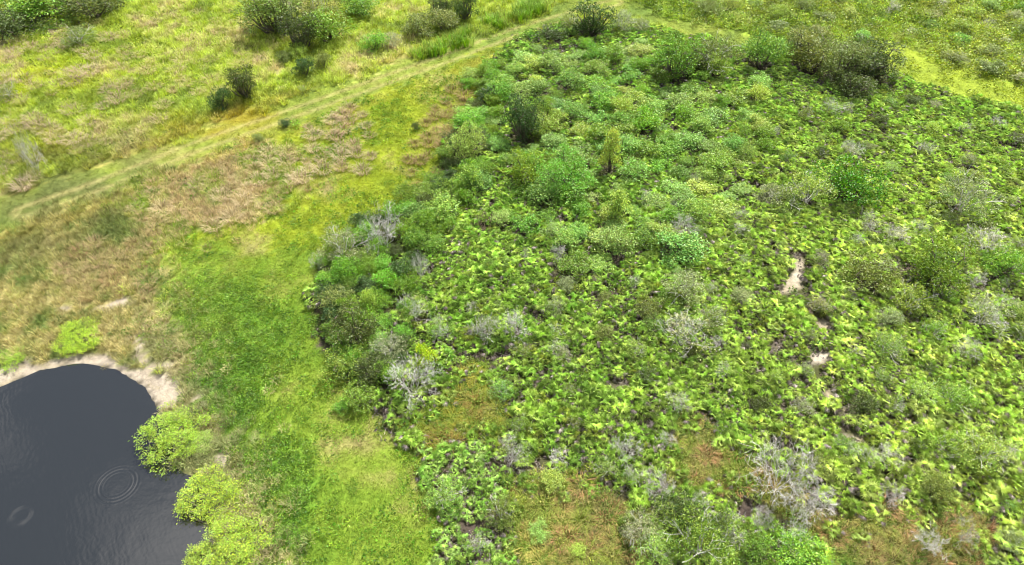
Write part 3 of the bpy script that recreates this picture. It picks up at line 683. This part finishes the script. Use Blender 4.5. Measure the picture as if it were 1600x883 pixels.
for x, y in spaced(cands_in(EDGE_P, 3000), 1.7, 100):
    c = random.choice(['dark', 'green', 'green', 'bright', 'bright', 'deep'])
    lab = {'dark': 'dark leafy bush packed in the scrub edge thicket', 'green': 'green leafy bush packed in the scrub edge thicket', 'olive': 'olive bush packed in the scrub edge thicket', 'bright': 'fresh green bush packed in the scrub edge thicket', 'grey': 'grey-green wispy bush packed in the scrub edge thicket', 'deep': 'deep green bush packed in the scrub edge thicket'}[c]
    lab = by(lab.split(' packed')[0], x, y); plant(0, 0, 0, random.uniform(.6, .9), 'wispy' if c == 'grey' else random.choice(['round', 'vine']), c, 'bush', lab, 'bush', 'bushes of the scrub edge thicket', (x, y, random.uniform(1.8, 3.2)))
PALM_P = poly([(700,400),(900,380),(1160,200),(1420,150),(1600,215),(1600,883),(1020,883),(820,700),(680,560)])
for x, y in spaced(cands_in(PALM_P, 5000), 2.8, 150):
    c = random.choice(['olive', 'green', 'grey', 'pale', 'dark', 'none', 'none', 'yel', 'blue'])
    k = 'half' if c == 'none' and random.random() < .5 else 'dead' if c == 'none' else random.choice(['wispy', 'wispy', 'round'])
    lab = {'olive': 'small olive shrub poking out of the palmetto scrub', 'green': 'small green shrub poking out of the palmetto scrub', 'grey': 'small grey-green shrub poking out of the palmetto scrub', 'pale': 'small pale green shrub poking out of the palmetto scrub', 'dark': 'small dark green shrub poking out of the palmetto scrub',
           'none': 'small grey bare shrub poking out of the palmetto scrub', 'yel': 'small yellowish shrub poking out of the palmetto scrub', 'blue': 'small bluish green shrub poking out of the palmetto scrub'}[c]
    lab = by(lab.split(' poking')[0], x, y); plant(0, 0, 0, random.uniform(.6, .95), k, 'pale' if c == 'none' else c, 'dead_shrub' if c == 'none' else 'shrub', lab, 'dead shrub' if c == 'none' else 'shrub', 'small dead shrubs in the palmettos' if c == 'none' else 'small shrubs in the palmettos', (x, y, random.uniform(1.3, 2.6)))
FAR_P = poly([(1040,0),(1600,0),(1600,170),(1420,115),(1250,70)])
lo, hi = FAR_P.min(0), FAR_P.max(0); fx = rng.uniform(lo[0], hi[0], 1500); fy = rng.uniform(lo[1], hi[1], 1500); k = inside(FAR_P, fx, fy) & (zone_of(fx, fy) == FAR)
for x, y in spaced(list(zip(fx[k], fy[k])), 4.0, 80):
    pxx, _ = to_px(x, y); c = random.choice(['grey', 'none', 'none', 'green']) if pxx > 1390 and random.random() < .6 else random.choice(['green', 'lime', 'yel', 'bright', 'olive'])
    lab = {'grey': 'grey-green low shrub in the field beyond the track fork', 'none': 'grey leafless low shrub in the field beyond the track fork', 'green': 'green low shrub in the field beyond the track fork', 'lime': 'lime green low shrub in the field beyond the track fork', 'yel': 'yellowish low shrub in the field beyond the track fork', 'bright': 'bright green low shrub in the field beyond the track fork', 'olive': 'olive low shrub in the field beyond the track fork'}[c]
    plant(0, 0, 0, random.uniform(.4, .6), 'half' if c == 'none' else random.choice(['round', 'vine']), 'grey' if c == 'none' else c, 'dead_shrub' if c == 'none' else 'shrub', lab, 'dead shrub' if c == 'none' else 'shrub', 'low shrubs in the far field', (x, y, random.uniform(2.2, 4.0)))

# ------------------------------------------------------------------ tan grass tussocks, one thing each
def tussock(x, y, w, clr, prefix, grp):
    z = float(height(np.array([x]), np.array([y]))[0]); c = C(*clr)*random.uniform(.85, 1.15)*1.15
    o = add('grass_tussock', random.choice(TUSSOCK), None, Matrix.Translation((x, y, z)) @ Matrix.Rotation(random.uniform(-.5, .5), 4, 'Z') @ Matrix.Diagonal((w, w, w*.75, 1)), c)
    tag(o, by(('large ' if w > 1.7 else 'small ' if w < 1.25 else '') + prefix, x, y).replace('tussock beside', 'tussock near'), 'grass tussock', grp)
def tussocks(P, n, dmin, wr, cols, lab, grp, zs):
    P = poly(P); lo, hi = P.min(0), P.max(0); x = rng.uniform(lo[0], hi[0], n*30); y = rng.uniform(lo[1], hi[1], n*30); k = inside(P, x, y); zz = zone_of(x, y); k &= np.isin(zz, zs)
    lab = lab.split(' tussock')[0].replace(' grass', '') + ' grass tussock'
    for a, b in spaced(list(zip(x[k], y[k])), dmin, n): tussock(a, b, random.uniform(*wr), random.choice(cols), lab, grp)
tussocks([(0,60),(150,40),(210,100),(180,220),(60,290),(0,300)], 60, 1.6, (1.2, 2.4), [(214,196,164),(202,182,150),(184,170,134)], 'pale tan grass tussock in the meadow beside the lime patch', 'pale meadow tussocks', [MEADOW])
tussocks([(190,20),(390,10),(400,110),(300,190),(190,220)], 50, 1.8, (1.0, 1.9), [(212,198,150),(200,186,136)], 'straw-coloured grass tussock in the open meadow', 'straw meadow tussocks', [MEADOW])
tussocks([(190,310),(330,255),(450,230),(470,270),(440,335),(250,375)], 60, 1.7, (.9, 1.9), [(202,184,138),(190,170,124),(210,194,152)], 'reddish brown grass tussock in the brown patch below the track', 'brown patch tussocks', [BROWN, LUSH])
tussocks([(460,250),(480,185),(560,165),(590,230),(560,280),(470,290)], 26, 1.6, (1.0, 2.0), [(204,188,150),(192,172,136)], 'pinkish tan tussock standing in the bright mown grass', 'tussocks in the mown grass', [LUSH])
tussocks([(640,240),(680,160),(740,120),(720,190),(690,260),(640,310)], 26, 1.3, (1.0, 1.8), [(178,160,110),(164,146,98)], 'dry tan tussock along the scrub edge of the mown grass', 'scrub edge tussocks', [LUSH, EDGE, SCRUB])
tussocks([(150,360),(240,390),(240,480),(90,470),(100,420)], 18, 1.6, (1.0, 1.8), [(186,166,124),(170,146,104)], 'bleached tussock in the dry grass above the sandy shore', 'dry slope tussocks', [DRY])
tussocks([(620,640),(780,560),(790,690),(650,720)], 22, 1.1, (1.0, 1.7), [(176,170,62),(164,140,74),(150,158,50)], 'yellow drooping tussock in the clearing below the grey dead shrub', 'yellow clearing tussocks', [CLEAR])

CC = [(200,164,110),(186,146,100),(196,186,100),(150,168,66)]
tussocks([(790,745),(880,748),(1005,780),(1015,883),(785,883)], 45, 1.2, (.9, 1.7), CC, 'brownish mixed tussock', 'brown clearing tussocks', [CLEAR])
tussocks([(1040,665),(1085,645),(1185,725),(1265,790),(1090,765)], 22, 1.2, (.8, 1.5), CC, 'yellowish brown tussock', 'yellow-brown clearing tussocks', [CLEAR])
tussocks([(1262,812),(1440,785),(1530,792),(1540,883),(1290,883)], 40, 1.2, (.9, 1.7), CC, 'brown and straw tussock', 'brown-tipped clearing tussocks', [CLEAR])

# ------------------------------------------------------------------ palmettos
WX = np.array(woody_xy)
def clear_of(x, y, f=.85):
    k = np.ones(x.size, bool)
    for a, b, r in WX: k &= (x-a)**2 + (y-b)**2 > (r*f)**2
    return k
x, y = jgrid(.74); zz = zone_of(x, y); zj = zone_of(x + rng.normal(0, .9, x.size), y + rng.normal(0, .9, x.size), 1.5); zz = np.where(np.isin(zz, (CLEAR, SCRUB)) & np.isin(zj, (CLEAR, SCRUB)), zj, zz); n1 = fbm(x, y, 6, 31, 3); px, py = to_px(x, y)
dens = np.where(zz == SCRUB, .93, 0.) + np.where(zz == EDGE, .28, 0.) + np.where((zz == FAR) & (px < 300), .5, 0.)
dens = dens*np.where(n1 < .33, .6, 1)*np.where(inside(VINE_P, x, y), .9, 1)
k = (rng.random(x.size) < dens) & clear_of(x, y)
for q, P in enumerate(sand_polys): k &= ~(inside(P, x, y) | (seg_dist(P, x, y) < (.6 if q == 0 else .5)))
x, y, px, py = x[k], y[k], px[k], py[k]; n = x.size
yel = 1/(1+np.exp(-((px-1110) + 260*(fbm(x, y, 9, 33)-.5))/60.))*np.clip((py-140)/160, .25, 1)
tint = pal([(112,144,60),(140,168,74),(166,186,98)], rng.random(n))*1.8*(1-yel[:, None]) + pal([(146,172,76),(172,194,96),(196,210,126)], rng.random(n))*1.62*yel[:, None]
tint *= np.where(rng.random(n) < .22, .78, 1.12)[:, None]; dryp = np.zeros(n, bool); odd = rng.random(n) < .06; tint[odd] = C(178,196,86); pale = inside(poly([(640,700),(780,700),(800,883),(650,883)]), x, y); dryp &= ~odd & ~pale; tint[pale] = pal([(132,168,76),(156,186,94),(174,198,118)], rng.random(int(pale.sum())))*1.8
scl = rng.uniform(.6, 1.1, n)*np.where(rng.random(n) < .12, 1.25, 1.0)*(.82 + .5*stretch(fbm(x, y, 4, 91, 2), 1.8))*np.where(pale, .82, 1); scl = np.clip(scl, .45, 1.22); rotz = rng.random(n)*6.283; d = dist(x, y)
inframe = (px > 0) & (px < 1600) & (py > 0) & (py < 883)
order = np.argsort(np.where(inframe, d/scl, 1e9)); near = order[:300]; rest = np.setdiff1d(np.arange(n), near)
for i in near:
    e = bpy.data.objects.new('saw_palmetto', None); COL.objects.link(e); e.empty_display_size = .3
    e.location = (x[i], y[i], float(height(x[i:i+1], y[i:i+1])[0])); e.rotation_euler = (0, 0, rotz[i]); e.scale = (scl[i],)*3
    tag(e, by(('small ' if scl[i] < .85 else 'large ' if scl[i] > 1.05 else '') + ('yellowed ' if odd[i] and not pale[i] else 'browned ' if dryp[i] else '') + 'saw palmetto', x[i], y[i]), 'palmetto', 'saw palmettos of the scrub')
    add('stem', STEM, e, None, C(100,90,80))
    for f, dead, M in PALMV[i % len(PALMV)]:
        add('dry_frond' if dead else 'frond', (DEADF if dead else FROND)[f], e, M, tint[i]*rng.uniform(.85, 1.15))
scatter_object('palmetto_thicket', 'palm', x[rest], y[rest], height(x[rest], y[rest]), scl[rest], tint[rest], 'continuous thicket of green saw palmettos covering the rest of the scrub', 'palmettos')

# ------------------------------------------------------------------ grasses, herbs, undergrowth
TALL = {'tall': 1.35, 'reed': 1.2, 'short': 1.14}
def cover(name, key, step, zones, prob, smin, smax, label, cat, colfn=None, jit=.12, ref=80., zscale=None, avoid=0.0, mask=None):
    x, y = jgrid(step); kp, gr = thin(x, y, ref); x, y, gr = x[kp], y[kp], gr[kp]; zz = zone_soft(x, y); k = np.isin(zz, zones)
    x, y, gr, zz = x[k], y[k], gr[k], zz[k]; pr = prob(x, y) if callable(prob) else prob; k = rng.random(x.size) < pr
    if avoid: k &= clear_of(x, y, avoid)
    if mask is not None: k &= mask(x, y)
    x, y, gr, zz = x[k], y[k], gr[k], zz[k]
    if not x.size: return
    s = rng.uniform(smin, smax, x.size)*gr; t = colfn(x, y, zz) if colfn else zone_colour(zz, x, y, jit)
    t = t*np.where(zz == CLEAR, 1.2, TALL.get(key, 1.0))[:, None]*rng.uniform(.6, 1.35, (x.size, 1)); s3 = np.stack([s, s, s*(zscale or 1)], 1)
    return scatter_object(name, key, x, y, height(x, y), s3, t, label, cat)
cover('mown_grass', 'short', .40, [LUSH, PATH], .95, .7, 1.25, 'short bright green grass of the mown clearing and path', 'grass', ref=75, jit=.22)
cover('track_grass', 'short', .42, [TRACK, STRIP], .9, .6, 1.0, 'short trodden grass along the track', 'grass', ref=80, zscale=.7)
cover('meadow_grass', 'tall', .55, [MEADOW], .95, .75, 1.3, 'rough yellow-green grass of the meadow', 'grass', ref=85)
cover('dry_grass', 'tall', .50, [DRY, BROWN], .95, .7, 1.2, 'tall dry olive and straw grass above the sandy shore', 'grass', ref=80)
cover('shore_grass', 'tall', .46, [BANK], .85, .7, 1.2, 'greyish olive grass between pond bushes and mown path', 'grass', avoid=.8)
cover('sparse_shore_grass', 'short', .7, [SAND], lambda x, y: np.where(y < 0, 0, .18), .4, .9, 'sparse grass sprouting from the sandy shore', 'grass', colfn=lambda x, y, z: pal([(150,150,80),(176,166,110)], rng.random(x.size)), mask=lambda x, y: to_px(x, y)[0] < 500)
cover('clearing_grass', 'tall', .46, [CLEAR], .95, .7, 1.25, 'yellow, green and brown grass of the clearings in the scrub', 'grass', jit=.16)
cover('green_herbs', 'herb', .42, [HERB], .95, .8, 1.3, 'dense bright green herbs beside the mown path', 'herbs', jit=.15)
cover('scattered_herbs', 'herb', .8, [LUSH, PATH, CLEAR, BANK, BROWN], lambda x, y: np.where(fbm(x, y, 5, 41) > .52, .75, .1), .7, 1.4, 'leafy weeds scattered through the grass', 'herbs', colfn=lambda x, y, z: pal([(84,142,36),(122,174,40),(150,188,50)], rng.random(x.size)))
cover('meadow_herbs', 'herb', 1.0, [MEADOW, STRIP], lambda x, y: np.where(fbm(x, y, 6, 43) > .5, .7, .2), .8, 1.5, 'green leafy herbs dotted over the meadow', 'herbs', colfn=lambda x, y, z: pal([(112,140,40),(150,176,48),(180,196,60)], rng.random(x.size)))
cover('green_weeds', 'weed', .75, [HERB], .6, .5, 1.0, 'knee-high leafy weeds standing in the dense green herbs', 'weeds', jit=.25)
cover('clearing_weeds', 'weed', .95, [CLEAR, BANK], lambda x, y: np.where(fbm(x, y, 4, 61) > .46, .75, .25), .5, 1.2, 'leafy weeds and ferns in the scrub clearings and on the pond bank', 'weeds', avoid=.7, colfn=lambda x, y, z: pal([(104,140,50),(140,166,60),(172,184,80),(150,130,90)], rng.random(x.size)))
cover('far_scrub', 'weed', .75, [FAR], .95, 1.0, 1.8, 'low green scrub of the field beyond the track', 'scrub', jit=.2, ref=95, avoid=.7)
cover('undergrowth', 'weed', 1.05, [SCRUB, EDGE], lambda x, y: np.where(fbm(x, y, 6, 31, 3) < .42, .4, .12), .7, 1.4, 'small leafy undergrowth filling gaps between the palmettos', 'undergrowth', avoid=.6,
      colfn=lambda x, y, z: pal([(98,136,50),(124,160,58),(148,178,70),(150,166,96)], rng.random(x.size)))
cover('fallen_fronds', 'litter', 1.15, [SCRUB], .55, .7, 1.1, 'dry fallen palmetto fronds on the scrub floor', 'dead fronds', colfn=lambda x, y, z: pal([(150,130,116),(170,150,130)], rng.random(x.size)), avoid=.6)
REED_P = [poly([(640,88),(735,52),(742,72),(660,96)]), poly([(755,40),(840,0),(860,18),(780,48)])]
cover('tall_green_grass', 'reed', .42, [MEADOW, TRACK], lambda x, y: np.clip((fbm(x, y, 3, 71)-.3)*3, .1, .85), .9, 1.4, 'tall vivid green grass stands beside the track', 'grass', colfn=lambda x, y, z: pal([(120,164,54),(140,188,60),(160,180,90)], rng.random(x.size)), mask=lambda x, y: inside(REED_P[0], x, y) | inside(REED_P[1], x, y))
